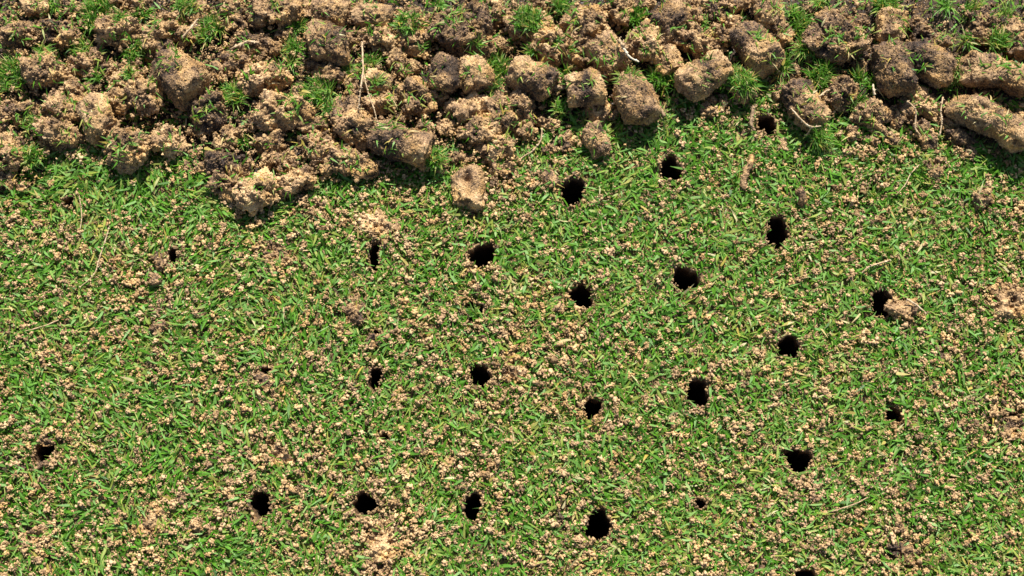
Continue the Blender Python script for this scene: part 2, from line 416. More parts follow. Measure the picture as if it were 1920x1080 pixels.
def tube(pts, rads, tone, r, seg=8, grit=0.0):
    """bent tapering tube with lumpy skin through pts (k,3)"""
    pts = np.asarray(pts, float); k = len(pts)
    s = np.linspace(0, k - 1, (k - 1) * 6 + 1); i = np.clip(np.floor(s).astype(int), 0, k - 2); f = (s - i)[:, None]
    p0 = pts[np.maximum(i - 1, 0)]; p1 = pts[i]; p2 = pts[i + 1]; p3 = pts[np.minimum(i + 2, k - 1)]
    P = 0.5 * ((2 * p1) + (-p0 + p2) * f + (2 * p0 - 5 * p1 + 4 * p2 - p3) * f ** 2 + (-p0 + 3 * p1 - 3 * p2 + p3) * f ** 3)
    R = np.interp(s, np.arange(k), rads)
    D = np.gradient(P, axis=0); D /= np.linalg.norm(D, axis=1)[:, None] + 1e-9
    A = np.cross(D, np.array([0.03, 0.02, 1.0])); A /= np.linalg.norm(A, axis=1)[:, None] + 1e-9; B = np.cross(D, A)
    an = np.arange(seg) / seg * 6.283
    ring = A[:, None] * np.cos(an)[None, :, None] + B[:, None] * np.sin(an)[None, :, None]
    V = P[:, None] + ring * (R[:, None] * (1 + 0.22 * r.standard_normal((len(P), seg))))[..., None]
    n = len(P); idx = np.arange(n * seg).reshape(n, seg); nx = np.roll(idx, -1, 1)
    F = np.stack([idx[:-1], nx[:-1], nx[1:], idx[1:]], -1).reshape(-1, 4)
    V = V.reshape(-1, 3); T = np.full(len(V), tone) + 0.1 * r.standard_normal(len(V))
    F = np.concatenate([F[:, [0, 1, 2]], F[:, [0, 2, 3]]])
    # end caps
    c0, c1 = len(V), len(V) + 1
    V = np.concatenate([V, P[:1], P[-1:]]); T = np.concatenate([T, [tone, tone]])
    F = np.concatenate([F, np.stack([np.full(seg, c0), nx[0], idx[0]], 1), np.stack([np.full(seg, c1), idx[-1], nx[-1]], 1)])
    parts = [(V, F, T)]
    if grit > 0:
        m = int(grit * n); j = r.integers(0, n, m); g = P[j] + r.normal(0, 1, (m, 3)) * (R[j] * 0.9)[:, None]
        parts.append(grains(g, (0.22 + 0.3 * r.random(m)) * MM, np.full(m, tone) + 0.1, 1, 0.3, r))
    return join(parts)
# ------------------------------------------------------------------ tables, in photo pixels
# x, y, length, width, angle (clockwise from the right), kind (c core, k crumbly clod, n knobby clod), tone, lift mm, options
T_ = [
 (36,64,58,48,0,'k',.50,0,{}), (68,10,46,38,0,'c',.62,1,{}), (110,58,82,48,18,'k',.50,2,dict(dark=(-.3,.5,.2))),
 (137,18,46,42,0,'k',.48,0,{}), (222,60,86,62,0,'k',.56,1,dict(lab="broad straw-coloured clod with grass growing over it, upper left",ref="the grassy straw-coloured clod, upper left",golden=1)),
 (222,2,54,26,0,'k',.55,0,{}), (265,8,38,28,0,'k',.62,3,{}), (297,37,24,18,-60,'n',.60,0,{}),
 (297,63,66,44,-20,'k',.56,2,{}), (297,96,46,34,0,'n',.38,0,{}),
 (84,130,80,68,10,'n',.56,3,dict(lab="large knobbly tan clod beside the big grass tuft at the left edge",ref="the large knobbly clod, far left")),
 (35,100,24,20,0,'k',.52,0,{}), (163,117,72,38,-15,'n',.56,1,{}), (203,131,32,28,0,'k',.52,2,{}), (247,122,22,18,0,'k',.55,0,{}),
 (234,148,54,42,-15,'n',.60,2,{}), (140,172,60,42,0,'k',.55,2,{}), (220,188,50,46,0,'k',.60,1,{}),
 (272,178,66,66,-40,'n',.54,2,dict(lab="big open-textured knobbly clod between two smaller clods, left of the brown slab",ref="the open-textured knobbly clod, upper left")),
 (118,200,76,52,30,'k',.54,1,{}), (132,150,28,22,0,'n',.54,0,{}),
 (182,223,78,60,62,'c',.64,3,dict(lab="pale tan pointed core with a smooth top, left part of the heap",ref="the pale pointed core on the left",dark=(-.6,.3,.12))),
 (105,250,76,54,10,'k',.54,2,{}),
 (237,277,92,70,-8,'n',.60,3,dict(lab="large rounded knobbly tan clod overhanging the lawn, lower left of the heap",ref="the rounded knobbly clod over the lawn, left")),
 (8,290,76,70,-70,'k',.56,2,dict(lab="tan rounded clod cut off by the left edge beside a green tuft",ref="the tan clod cut by the left edge")),
 (12,340,44,34,0,'n',.58,0,{}), (45,352,24,16,0,'n',.55,0,{}), (318,268,58,50,70,'k',.64,1,{}), (3,215,50,30,80,'k',.54,0,{}),
 (42,210,56,36,0,'k',.50,0,{}), (148,264,26,16,-15,'n',.52,0,{}), (248,208,46,22,10,'k',.48,0,{}),
 (338,140,100,78,48,'c',.52,3,dict(lab="big brown slab-like core with pitted face, between shaded gaps, left of centre",ref="the brown slab-like core, left",dark=(.1,.3,.15))),
 (388,205,78,60,-62,'k',.44,2,dict(dark=(-.3,.4,.12))), (412,135,42,24,32,'k',.58,2,{}),
 (360,22,68,42,-10,'k',.60,0,{}), (440,28,62,50,80,'k',.58,1,{}), (510,22,96,54,-5,'n',.58,3,dict(lab="wide crumbly tan clod along the top edge above a dark gap, left of centre",ref="the wide crumbly clod on the top edge, left")),
 (352,66,54,36,-20,'k',.52,1,{}), (478,82,86,32,12,'k',.48,2,dict(golden=1)), (535,65,44,26,15,'k',.58,1,{}),
 (614,80,84,66,12,'c',.50,3,dict(lab="rounded brown core with dark right half, right of a tall strip of grass",ref="the rounded dark-sided core, left of centre",dark=(.65,.5,.26))),
 (574,14,36,26,85,'c',.58,1,{}), (622,22,68,44,5,'c',.58,1,{}), (497,146,92,56,-8,'k',.58,3,dict(lab="crumbly tan clod with grey flecks between two green tufts, left of centre",ref="the grey-flecked clod between two tufts")),
 (443,118,40,40,0,'n',.54,0,{}), (480,106,46,22,0,'n',.50,0,{}), (618,143,62,34,0,'k',.52,1,{}), (602,120,52,26,0,'k',.42,0,dict(golden=1)),
 (532,208,98,68,-8,'k',.60,3,dict(lab="large light tan clod with a small pit, just left of the big grass tuft",ref="the large light clod left of centre",notch=(-.05,0,.22,.002))),
 (475,226,34,30,60,'n',.58,1,{}), (634,212,58,34,85,'k',.54,1,{}), (434,256,42,34,-40,'n',.56,1,{}), (412,278,28,26,0,'n',.60,1,{}),
 (366,240,32,28,0,'n',.50,0,{}),
 (425,308,66,44,5,'k',.42,3,dict(dark=(0,.8,.1),lab="clod with a smooth dark brown top, above the bright sandy clump",ref="the dark-topped clod, lower left")),
 (426,346,64,44,20,'n',.60,1,{}),
 (487,353,80,64,-15,'k',.78,3,dict(lab="bright sandy clump lying furthest out on the lawn, lower left of the heap",ref="the bright sandy clump, lower left")),
 (556,342,58,44,-25,'n',.66,1,{}), (538,308,42,34,10,'n',.54,1,{}), (503,266,56,44,10,'n',.52,0,{}), (506,298,46,26,15,'n',.54,0,{}),
 (592,273,58,48,10,'k',.60,2,{}), (610,304,58,36,35,'n',.58,0,{}), (372,312,44,20,5,'n',.58,0,{}), (592,236,52,34,0,'k',.44,0,{}),
 (650,22,44,34,80,'k',.54,1,{}), (700,32,68,44,5,'c',.62,2,{}), (708,72,68,40,20,'n',.66,2,{}), (668,70,38,34,0,'n',.56,0,{}),
 (762,54,64,54,80,'k',.54,2,dict(lab="brown core capped by an upright dark green grass tuft, upper centre",ref="the grass-capped core, upper centre")),
 (815,58,58,50,0,'k',.56,0,{}), (872,60,112,92,10,'k',.46,2,dict(lab="broad dark speckled mass of soil near the top, centre",ref="the broad dark speckled mass",dark=(0,.5,.12))),
 (928,25,62,46,0,'k',.56,1,{}), (935,82,42,32,0,'k',.48,1,{}), (775,88,68,34,25,'n',.58,1,{}),
 (765,128,44,34,0,'n',.60,1,dict(notch=(-.1,0,.35,.004),lab="small ring-shaped tan crumb with a hole in its middle, centre of the heap",ref="the ring-shaped crumb, centre")),
 (742,110,38,34,0,'k',.54,0,{}), (660,152,70,34,85,'n',.54,0,{}), (705,155,52,42,20,'c',.62,1,{}),
 (832,143,66,62,85,'c',.46,4,dict(lab="plug with a smooth dark grey band, left half of a cracked core, centre",ref="the dark-banded plug, centre",dark=(-.1,.55,.30))),
 (890,141,66,60,80,'c',.56,4,dict(lab="tan plug beside the dark-banded plug, right half of a cracked core",ref="the tan right half of the cracked core")),
 (713,192,62,46,0,'k',.60,2,{}), (790,186,92,54,0,'n',.48,1,{}),
 (887,202,92,34,-12,'n',.72,3,dict(lab="bright yellowish crumbly ridge below the cracked core, centre",ref="the bright yellowish ridge, centre")),
 (862,224,46,28,10,'n',.60,0,{}), (940,215,90,46,75,'n',.58,1,{}), (668,234,84,64,40,'k',.56,2,{}),
 (752,268,118,68,24,'c',.52,4,dict(lab="long thick core with dark middle and pale right end, lower edge of the heap",ref="the long dark-middled core, centre",dark=(-.25,.6,.26))),
 (655,303,108,50,14,'k',.52,2,{}), (900,248,78,48,0,'n',.60,2,{}), (803,243,42,36,20,'n',.64,0,{}), (838,240,44,24,0,'n',.60,0,{}),
 (935,276,62,50,0,'n',.60,1,{}), (945,312,46,34,0,'n',.58,0,{}), (868,296,48,18,8,'n',.56,0,{}), (755,320,20,16,0,'n',.55,0,{}),
 (879,353,90,60,86,'c',.62,0,dict(flat=.8,notch=(-.25,-.1,.30,.006),lab="upright blocky core with a dark notch, alone on the lawn below the heap",ref="the notched blocky core, centre")),
 (990,45,76,62,5,'k',.52,2,dict(lab="rounded clod fully covered in short pale grass, upper centre right",ref="the grass-covered clod, upper centre")),
 (1015,6,52,34,0,'k',.56,1,{}), (1100,44,82,60,10,'k',.54,2,dict(lab="bulky brown crumbly clod at the top, between a tuft and the dark hollow",ref="the bulky brown clod, top centre right")),
 (1160,22,54,50,80,'k',.56,2,{}), (1205,8,46,28,0,'n',.56,1,{}), (1030,86,74,70,-20,'k',.56,2,dict(lab="tan crumbly clod with a sprig on it, split by a ridge at its right",ref="the ridge-split tan clod, upper centre")),
 (1090,94,64,38,75,'k',.52,3,{}),
 (1140,108,76,64,58,'c',.50,3,dict(lab="grey-brown core leaning down right, directly above the smooth cores",ref="the grey-brown leaning core, centre right")),
 (1003,148,90,66,32,'c',.54,3,dict(lab="core with tan left shoulder and dark lower right end, below the grassy clods",ref="the tan-shouldered core, centre right",dark=(.45,.45,.24))),
 (1098,166,80,66,4,'c',.60,4,dict(lab="smooth barrel-shaped core with black middle and tan right end",ref="the smooth barrel-shaped core",dark=(-.05,.28,.36))),
 (1062,152,32,28,0,'k',.58,1,{}),
 (1190,184,96,66,66,'c',.54,3,dict(lab="upright tan core with grass cap at its upper end, above the lawn edge",ref="the upright grass-capped core, right of centre",dark=(.2,.4,.1))),
 (1254,42,76,60,-40,'c',.44,3,dict(lab="dark brown clod touching a tan one below it, top right of centre",ref="the dark brown clod, top right of centre")),
 (1218,80,70,62,20,'k',.62,3,dict(lab="light tan granular clod beside the white-rooted seedling",ref="the light granular clod by the seedling")),
 (1252,116,58,48,70,'c',.58,1,dict(lab="small tan core half hidden by a dense round green tuft",ref="the small core behind the round tuft")),
 (978,206,58,48,70,'k',.58,1,{}), (985,238,44,40,0,'n',.58,0,{}), (1024,230,46,24,6,'k',.60,1,{}), (1120,210,44,38,70,'n',.58,0,{}),
 (1153,214,28,20,-40,'n',.54,0,{}),
 (1119,263,64,42,66,'c',.52,1,dict(lab="small upright blunt core lying alone on grass below the barrel-shaped core",ref="the small lone upright core on the grass")),
 (1031,278,24,20,0,'k',.52,0,{}), (1058,268,36,20,-65,'n',.48,0,{}), (1031,335,34,26,50,'c',.50,0,dict(lab="small round grey clod on the grass left of the round black hole",ref="the small round grey clod")),
 (1298,8,58,30,0,'k',.56,1,{}), (1295,34,42,36,0,'k',.48,2,{}), (1347,28,40,36,0,'n',.44,1,{}), (1380,8,62,34,0,'k',.60,2,{}), (1376,43,36,34,0,'n',.56,0,{}),
 (1303,74,62,60,60,'n',.58,2,{}), (1350,68,48,46,0,'k',.50,2,{}), (1440,20,68,54,85,'c',.58,2,{}),
 (1417,92,98,66,52,'c',.54,4,dict(lab="big core with dark upper left and bright tan lower right side",ref="the big two-toned core, right of centre",dark=(-.55,.55,.24))),
 (1457,62,48,42,0,'n',.42,1,{}),
 (1318,142,96,66,-32,'c',.56,4,dict(lab="squared tan core rising to the right over a black gap",ref="the squared tan core, right of centre",dark=(.1,.3,.15))),
 (1392,156,60,54,70,'k',.50,2,dict(lab="plug buried under a star-shaped dense green tuft, right of the squared core",ref="the plug under the star-shaped tuft")),
 (1326,208,28,24,0,'n',.60,0,{}), (1337,190,24,16,25,'k',.58,0,{}), (1353,193,30,18,-75,'k',.50,0,{}),
 (1570,76,110,76,28,'k',.54,3,dict(lab="largest rough grey-brown clod left of the upright dark core, upper right",ref="the largest rough clod, upper right",dark=(.5,.5,.12))),
 (1520,20,32,26,0,'k',.50,0,{}), (1575,28,36,22,0,'k',.40,0,{}),
 (1510,196,96,58,62,'c',.56,3,dict(lab="pointed core with straw stem and grass at its lower end, right of centre",ref="the straw-sided pointed core, right",dark=(-.7,.4,.3))),
 (1572,176,58,52,-30,'k',.50,2,dict(lab="round brown wrinkled clod joined to the pointed core by a twig",ref="the round wrinkled clod, right")),
 (1462,174,28,26,0,'n',.52,1,{}), (1490,134,28,24,0,'k',.40,0,{}),
 (1672,50,66,50,-85,'c',.62,2,dict(lab="pale top section of a broken core, capped with bright grass, top right",ref="the pale grass-topped section, top right")),
 (1677,126,108,66,80,'c',.40,5,dict(lab="long upright dark core with rusty spot at its top, right part of the heap",ref="the long upright dark core, right",dark=(-.4,.8,.10))),
 (1716,172,44,32,60,'k',.66,2,{}),
 (1738,120,104,64,36,'c',.50,4,dict(lab="core with smooth black left end and tufted right end, upper right",ref="the black-ended slanting core, right",dark=(-.6,.55,.34))),
 (1720,60,56,40,70,'n',.36,0,{}), (1755,78,42,34,0,'n',.34,0,{}), (1614,45,34,26,80,'k',.44,1,{}), (1612,96,74,34,85,'k',.46,1,{}),  # dark clods at top right, tone lowered further to paint in shade
 (1845,44,64,40,40,'n',.46,1,{}), (1832,66,46,30,20,'n',.42,0,{}), (1905,58,54,32,-5,'n',.58,1,{}),
 (1872,140,136,60,13,'c',.48,3,dict(lab="long brown core lying nearly level at the right edge",ref="the level brown core, right edge")),
 (1910,92,40,44,0,'n',.38,0,{}),
 (1862,230,168,64,33,'c',.54,4,dict(lab="longest core, slanting down to the right edge over the lawn",ref="the longest core, at the right edge",dark=(.1,.3,.12))),
 (1736,200,52,40,20,'k',.70,1,{}), (1634,216,52,46,60,'n',.60,1,dict(lab="knobbly pale clod below the white shoot, right side of the heap",ref="the knobbly pale clod below the shoot")),
 (1683,222,42,24,80,'n',.52,0,{}), (1702,206,34,30,0,'n',.54,0,{}), (1735,252,52,32,66,'k',.58,1,{}), (1768,206,42,24,10,'n',.56,0,{}),
 (1777,232,26,24,0,'n',.60,0,{}), (1800,256,46,32,15,'n',.38,0,{}), (1630,262,32,20,10,'n',.60,0,{}), (1649,251,22,20,0,'n',.58,0,{}),
 (1672,264,26,20,50,'n',.60,0,{}), (1598,250,30,26,80,'k',.56,0,{}), (1745,322,44,22,75,'k',.44,0,{}), (1764,300,24,16,-20,'n',.56,0,{}), (1816,288,28,22,80,'n',.44,0,{}),
 (1842,370,40,34,-60,'n',.58,0,{}), (1468,272,28,14,85,'c',.70,0,{}),
 # soil lying on the lawn
 (712,420,62,52,40,'k',.72,0,dict(flat=.34,lab="bright sandy pile on the lawn above the narrow upright hole",ref="the bright sandy pile on the lawn")),
 (662,585,52,40,55,'n',.46,0,dict(flat=.48,lab="rough grey clod alone on the left half of the lawn",ref="the rough grey clod on the lawn")),
 (515,476,54,46,30,'n',.50,0,dict(flat=.26)), (1886,566,64,66,0,'n',.60,0,dict(flat=.22)), (1693,582,56,46,30,'n',.58,0,dict(flat=.48,lab="straw-tangled clump beside the hole at centre right",ref="the straw-tangled clump")),
 (590,392,60,16,-30,'n',.66,0,dict(flat=.7)), (750,746,30,18,5,'k',.76,0,{}), (525,856,50,36,15,'n',.66,0,dict(flat=.26)), (285,978,46,54,0,'n',.66,0,dict(flat=.26)),
 (290,524,24,22,70,'c',.48,0,{}), (222,628,24,20,0,'k',.54,0,{}), (715,1020,56,96,0,'n',.76,0,dict(flat=.22,lab="long bright patch of loose sand at the bottom edge, left of centre",ref="the bright sand patch at the bottom edge")),
 (966,702,52,32,20,'n',.72,0,dict(flat=.22)), (1893,800,60,40,0,'n',.46,0,dict(flat=.26)), (1692,1036,56,42,15,'n',.46,0,dict(flat=.26)),
 (495,715,42,24,25,'c',.50,0,dict(flat=.7)), (790,845,26,22,0,'n',.46,0,{}), (298,613,34,20,-20,'k',.54,0,{}), (368,984,26,24,-50,'k',.62,0,{}),
 (300,486,36,24,60,'n',.38,0,{}), (1545,740,18,26,0,'k',.66,0,{}), (1048,578,22,18,0,'n',.6,0,{}), (84,826,44,20,10,'n',.56,0,dict(flat=.5)),
 (70,1000,70,30,-25,'n',.68,0,dict(flat=.3)), (703,638,34,20,10,'k',.48,0,{}), (1502,368,14,34,-4,'c',.40,0,{}),
]
# tufts: x, y, radius px, blades, length mm, bias
TUFTS = [
 (228,40,18,36,7.5,.03),(172,28,18,40,8,-.02),(205,22,16,30,8,0),(270,78,16,30,7,.03),(238,88,18,34,7,-.03),(30,128,20,40,8,.02),(330,45,14,24,7,0),(925,150,18,40,7,.03),(1375,140,18,40,8,.02),(1515,78,20,50,8,.05),(1545,130,20,36,8,0),
 (22,150,40,90,9,0),(98,14,20,34,8,0),(185,14,20,44,8,-.05),(172,45,22,40,8,0),(255,70,24,52,7.5,.03),(155,92,24,40,7.5,.10),(78,92,18,30,7,.10),
 (180,148,16,26,7,0),(112,206,20,36,6,0),(60,232,26,44,6,.05),(52,285,26,80,8,-.05),(405,52,24,74,8,0),(345,16,22,50,7.5,-.02),(270,28,16,26,7,0),(385,68,20,44,7,-.05),
 (442,182,28,84,8,.02),(555,55,16,46,7,0),(552,95,18,56,7,-.04),(545,120,12,30,7,0),(600,178,36,120,8.5,.0),(620,205,18,36,8,0),(765,46,28,96,7.5,-.06),(697,122,18,36,7,0),
 (652,128,14,26,6,.05),(703,158,12,16,9,.02),(768,158,18,30,7,0),(932,132,30,90,8,0),(892,78,14,20,8,.12),(822,14,12,12,8,0),(990,40,36,150,6.5,.02),(1050,15,20,44,8,0),
 (1064,88,10,18,6,.05),(1052,205,20,38,7,.05),(1178,150,26,84,7,0),(1240,150,30,130,7.5,-.06),(1192,36,20,52,8,-.10),(1214,92,16,40,6,.06),(998,90,16,30,7,-.12),(1060,140,12,12,7,.1),
 (1394,158,32,130,9,-.02),(1500,52,24,84,7.5,.02),(1490,30,18,50,7,-.04),(1468,128,16,36,7,.04),(1537,150,30,84,8,-.02),(1316,40,14,24,7,0),(1422,44,8,8,8,0),(1540,8,20,32,9,.04),
 (1662,10,32,110,8.5,.03),(1775,14,12,14,13,0),(1830,12,26,40,11,.02),(1798,122,26,90,8.5,.03),(1864,80,24,56,8.5,-.02),(1812,78,14,14,10,0),(1542,246,26,60,8,.04),(1602,200,18,40,8,0),(1610,150,14,20,8,-.05),
 (812,285,26,70,7,-.02),(1640,162,16,14,9,-.1),(1725,320,26,30,9,.08),(1885,30,16,14,9,.1),(255,212,14,26,6,.1),(455,262,14,26,7,0),(1470,170,12,16,7,0),(245,140,10,14,6,0),
 (878,668,22,60,5,.12),(892,590,14,20,7,0),(1635,368,14,26,7,-.1),(1460,800,22,26,8,.05),
]
REFS_LAWN = []
# ------------------------------------------------------------------ build the soil cores and clods
KIND = {'c': ('soil_core', 'core'), 'k': ('soil_clod', 'clod'), 'n': ('soil_clod', 'clod')}
roots_on = {}
C_ = []
for i, (x, y, L, W, ang, kind, tone, lift, op) in enumerate(T_):
    s = mpp(x, y); a = L * s / 2 * 0.98; b = W * s / 2 * 0.98
    c = b * op.get('flat', 1.0 if kind == 'c' else 0.84)
    z = c * (0.80 if 'flat' not in op else 0.45) + 0.0010 + lift * MM * 0.9
    wx, wy = at(x, y, z)
    C_.append(dict(i=i, x=x, y=y, L=L, W=W, ang=ang, kind=kind, tone=tone, a=a, b=b, c=c, z=z, wx=float(wx), wy=float(wy), op=op, tufts=[]))
lone_tufts = []
for t in TUFTS:
    best = None
    for c in C_:
        th = math.radians(c['ang']); dx = t[0] - c['x']; dy = t[1] - c['y']
        u = (dx * math.cos(th) + dy * math.sin(th)) / (c['L'] / 2); v = (-dx * math.sin(th) + dy * math.cos(th)) / (c['W'] / 2)
        d = math.hypot(u, v)
        if best is None or d < best[0]: best = (d, c)
    if best[0] < 1.25 and best[1]['L'] > 40 and t[1] < 330: best[1]['tufts'].append(t)
    else: lone_tufts.append(t)

# ---- labels: a hand-written label for the striking ones, else look + place beside the nearest striking one
DIRS = ['right of', 'below right of', 'below', 'below left of', 'left of', 'above left of', 'above', 'above right of']
marks = [c for c in C_ if 'ref' in c['op']]
used = set(c['op']['lab'] for c in marks)
def look(c):
    size = 'tiny' if c['L'] < 27 else 'small' if c['L'] < 42 else 'medium' if c['L'] < 62 else 'large'
    t = c['tone']; col = 'dark brown' if t < .45 else 'brown' if t < .53 else 'tan' if t < .63 else 'pale sandy'
    tex = {'c': 'core piece', 'k': 'clod', 'n': 'crumbly clod'}[c['kind']]
    return size, col, tex
def auto_label(c):
    size, col, tex = look(c)
    tw = ' with grass' if c['tufts'] else ''
    near = sorted(marks, key=lambda m: math.hypot(m['x'] - c['x'], m['y'] - c['y']))
    for m in near[:4]:
        d = DIRS[int(round(math.degrees(math.atan2(c['y'] - m['y'], c['x'] - m['x'])) / 45)) % 8]
        for cand in (f"{size} {col} {tex}{tw} {d} {m['op']['ref']}", f"{size} {col} {tex} just {d} {m['op']['ref']}"):
            if len(cand.replace(',', '').split()) <= 16 and cand not in used and cand.replace('just ', '') not in used:
                used.add(cand); return cand
    cand = f"{size} {col} {tex} further {DIRS[int(round(math.degrees(math.atan2(c['y'] - near[0]['y'], c['x'] - near[0]['x'])) / 45)) % 8]} {near[0]['op']['ref']}"
    used.add(cand); return cand
for c in C_:
    c['label'] = c['op'].get('lab') or auto_label(c)

def grp(c):
    if c['y'] > band_lim(c['x']) + 25: return 'soil clods lying on the lawn'
    return 'pulled soil cores in the heap' if c['kind'] == 'c' else 'crumbly soil clods in the heap'
def band_lim(x): return float(np.interp(x, BX, BY))
def surf_z(c, wx, wy):
    """height of the body's upper surface above the ground at a world point"""
    th = -math.radians(c['ang']); dx = wx - c['wx']; dy = wy - c['wy']
    u = (dx * math.cos(th) + dy * math.sin(th)) / c['a']; v = (-dx * math.sin(th) + dy * math.cos(th)) / c['b']
    q = 1 - u * u - v * v
    return c['z'] + (c['c'] * math.sqrt(q) if q > 0 else -c['c'] * 0.2)
for c in C_:
    nm, cat = KIND[c['kind']]
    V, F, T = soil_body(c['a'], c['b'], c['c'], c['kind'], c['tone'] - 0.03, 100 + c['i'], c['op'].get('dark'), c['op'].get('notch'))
    rot = (0, 0, -math.radians(c['ang']))
    c['rot'] = rot[2]
    if c['tufts']:
        e = empty(nm, (c['wx'], c['wy'], 0), rot)
        tag(e, c['label'], cat, grp(c)); c['obj'] = e
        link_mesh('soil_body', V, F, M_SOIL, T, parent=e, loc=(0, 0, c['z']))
        for t in c['tufts']:
            r = np.random.default_rng(int(t[0] * 7 + t[1]))
            wx, wy = at(t[0], t[1], c['z'] + c['c'] * 0.6); h = surf_z(c, float(wx), float(wy)) - 0.0012
            tv, tf, tt = tuft_mesh(int(t[3] * 2.6), t[2] * 0.62 * mpp(t[0], t[1]), t[4] * MM * 0.98, r, t[5], 0.7, 0.95)
            th = -rot[2]; dx = float(wx) - c['wx']; dy = float(wy) - c['wy']
            lx = dx * math.cos(th) - dy * math.sin(th); ly = dx * math.sin(th) + dy * math.cos(th)
            # drop outer blades to follow the curved body
            rr = np.hypot(tv[:, 0], tv[:, 1]); tv[:, 2] -= rr ** 2 / (2 * max(c['b'], 0.006)) * 0.5
            link_mesh('grass_tuft', tv, tf, M_GRASS, tt, parent=e, loc=(lx, ly, h))
    else:
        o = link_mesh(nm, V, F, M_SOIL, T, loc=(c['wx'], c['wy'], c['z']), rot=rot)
        tag(o, c['label'], cat, grp(c)); c['obj'] = o

LT = {
 (22,150):"big bright green grass tuft at the left edge beside the large knobbly clod",
 (878,668):"bright yellow-green low tuft just above a dark hole in the lawn",
 (892,590):"few long blades growing over the half closed hole, centre left",
 (1635,368):"upright thin blades growing in the brown hole, right side",
 (1460,800):"pair of long pale blades standing left above the wide lipped hole",
 (812,285):"dense green tuft between the long dark-middled core and crumbly soil",
 (1725,320):"spread pale strands of grass on the lawn below the right-hand cores",
}
for t in lone_tufts:
    r = np.random.default_rng(int(t[0] * 7 + t[1]))
    wx, wy = at(t[0], t[1], 0.004)
    h = 0.001 if t[1] > band_lim(t[0]) else 0.005
    tv, tf, tt = tuft_mesh(int(t[3] * 2.6), t[2] * 0.65 * mpp(t[0], t[1]), t[4] * MM * 1.0, r, t[5], 0.75, 0.95)
    o = link_mesh('grass_tuft', tv, tf, M_GRASS, tt, loc=(float(wx), float(wy), h))
    lab = LT.get((t[0], t[1]))
    if not lab:
        m = min(marks, key=lambda m: math.hypot(m['x'] - t[0], m['y'] - t[1]))
        d = DIRS[int(round(math.degrees(math.atan2(t[1] - m['y'], t[0] - m['x'])) / 45)) % 8]
        for a_ in ('green grass tuft', 'small green grass tuft', 'further green grass tuft', 'thin green grass tuft', 'other green grass tuft'):
            lab = f"{a_} {d} {m['op']['ref']}"
            if lab not in used: break
        used.add(lab)
    tag(o, lab, 'grass tuft', 'loose tufts of grass')

# ------------------------------------------------------------------ roots, stems and the worm-shaped cast
def strand(name, pts, rad, tone, label, cat, mat, grit=0.0, group=None, parent=None):
    """pts: (px, py, height mm, radius factor)"""
    r = np.random.default_rng(int(pts[0][0] * 3 + pts[0][1]))
    P = []
    for p in pts:
        wx, wy = at(p[0], p[1], p[2] * MM); P.append((float(wx), float(wy), p[2] * MM))
    P = np.array(P); o0 = P.mean(0); o0[2] = 0
    V, F, T = tube(P - o0, [(0.55 if mat is M_ROOT else 1) * rad * MM * p[3] for p in pts], tone - (0.14 if mat is M_ROOT and tone < .9 else 0), r, grit=grit)
    o = link_mesh(name, V, F, mat, T, loc=tuple(o0))
    if parent is None: tag(o, label, cat, group)
    return o
root_e = None
def multi(name, label, cat, parts, group=None):
    c0 = parts[0][1][0]; wx, wy = at(c0[0], c0[1]); e = empty(name, (float(wx), float(wy), 0)); tag(e, label, cat, group)
    for (pn, pts, rad, tone, mat, grit) in parts:
        o = strand(pn, pts, rad, tone, None, None, mat, grit, parent=e)
        o.parent = e; o.location = Vector(o.location) - e.location
    return e
multi('dangling_root', "long pale forked root hanging over the clods, left of centre", 'root', [
    ('main_root', [(679,80,20,1.0),(680,110,22,1.2),(681,132,23,1.2),(677,160,24,1.1),(674,185,22,.9),(672,203,20,.7)], .75, .62, M_ROOT, 1.6),
    ('side_root', [(681,135,23,.9),(688,165,23,.8),(695,188,22,.8),(702,206,22,.7),(709,236,20,.4)], .65, .60, M_ROOT, 1.3)])
multi('seedling', "uprooted seedling with white root and two pale shoots, upper centre right", 'seedling', [
    ('white_root', [(1166,84,24,1.2),(1174,98,24,1.1),(1182,108,22,.9),(1198,116,20,.7)], 1.0, .92, M_ROOT, .6),
    ('crown', [(1160,74,25,1.6),(1167,84,25,2.0),(1174,92,24,1.2)], 1.0, .58, M_ROOT, 3.0),
    ('shoot', [(1154,80,25,1.0),(1149,72,26,.9),(1144,62,27,.4)], .8, .85, M_GRASS, 0),
    ('shoot', [(1172,80,25,.9),(1177,68,26,.8),(1182,55,27,.4)], .75, .86, M_GRASS, 0)])
multi('straw_stem', "pale straw stem bent along the pointed core down to its grass", 'stem', [
    ('straw', [(1483,203,17,.7),(1492,213,18,1.0),(1506,228,17,1.1),(1520,238,14,1.2),(1540,236,12,.5)], .85, .72, M_ROOT, .3),
    ('straw', [(1520,240,12,1.2),(1515,250,9,.9),(1508,254,7,.4)], .8, .66, M_ROOT, 0)])
strand('worm_cast', [(1410,291,5,.75),(1408,304,5.5,1),(1401,318,5.5,1.05),(1396,334,5.5,1.05),(1394,346,5.2,1),(1399,354,5,.8)], 1.75, .50, "worm-shaped smooth soil cast lying on the grass above a hole", 'soil cast', M_SOIL, 2.0)
strand('dry_twig', [(1555,961,5,.7),(1580,953,5.5,1),(1605,944,5.5,.9),(1628,932,5,.6)], .65, .50, "brown curved dry twig on the lawn, lower right", 'twig', M_ROOT, .3)
strand('dry_root', [(720,232,8,.4),(1016,246,6,.9)][:0] or [(1016,240,8,1),(1014,262,7,1),(1000,282,6,.9),(984,292,5,.8),(974,300,5,.5)], .8, .60, "pale thin root trailing from the clods onto the grass, centre", 'root', M_ROOT, .6)
strand('dry_root', [(1700,188,12,.9),(1716,205,12,1),(1717,224,10,1),(1716,240,9,.9),(1728,256,8,.6)], .8, .60, "pale thin root dangling between small clods below the long upright core", 'root', M_ROOT, 1.4)
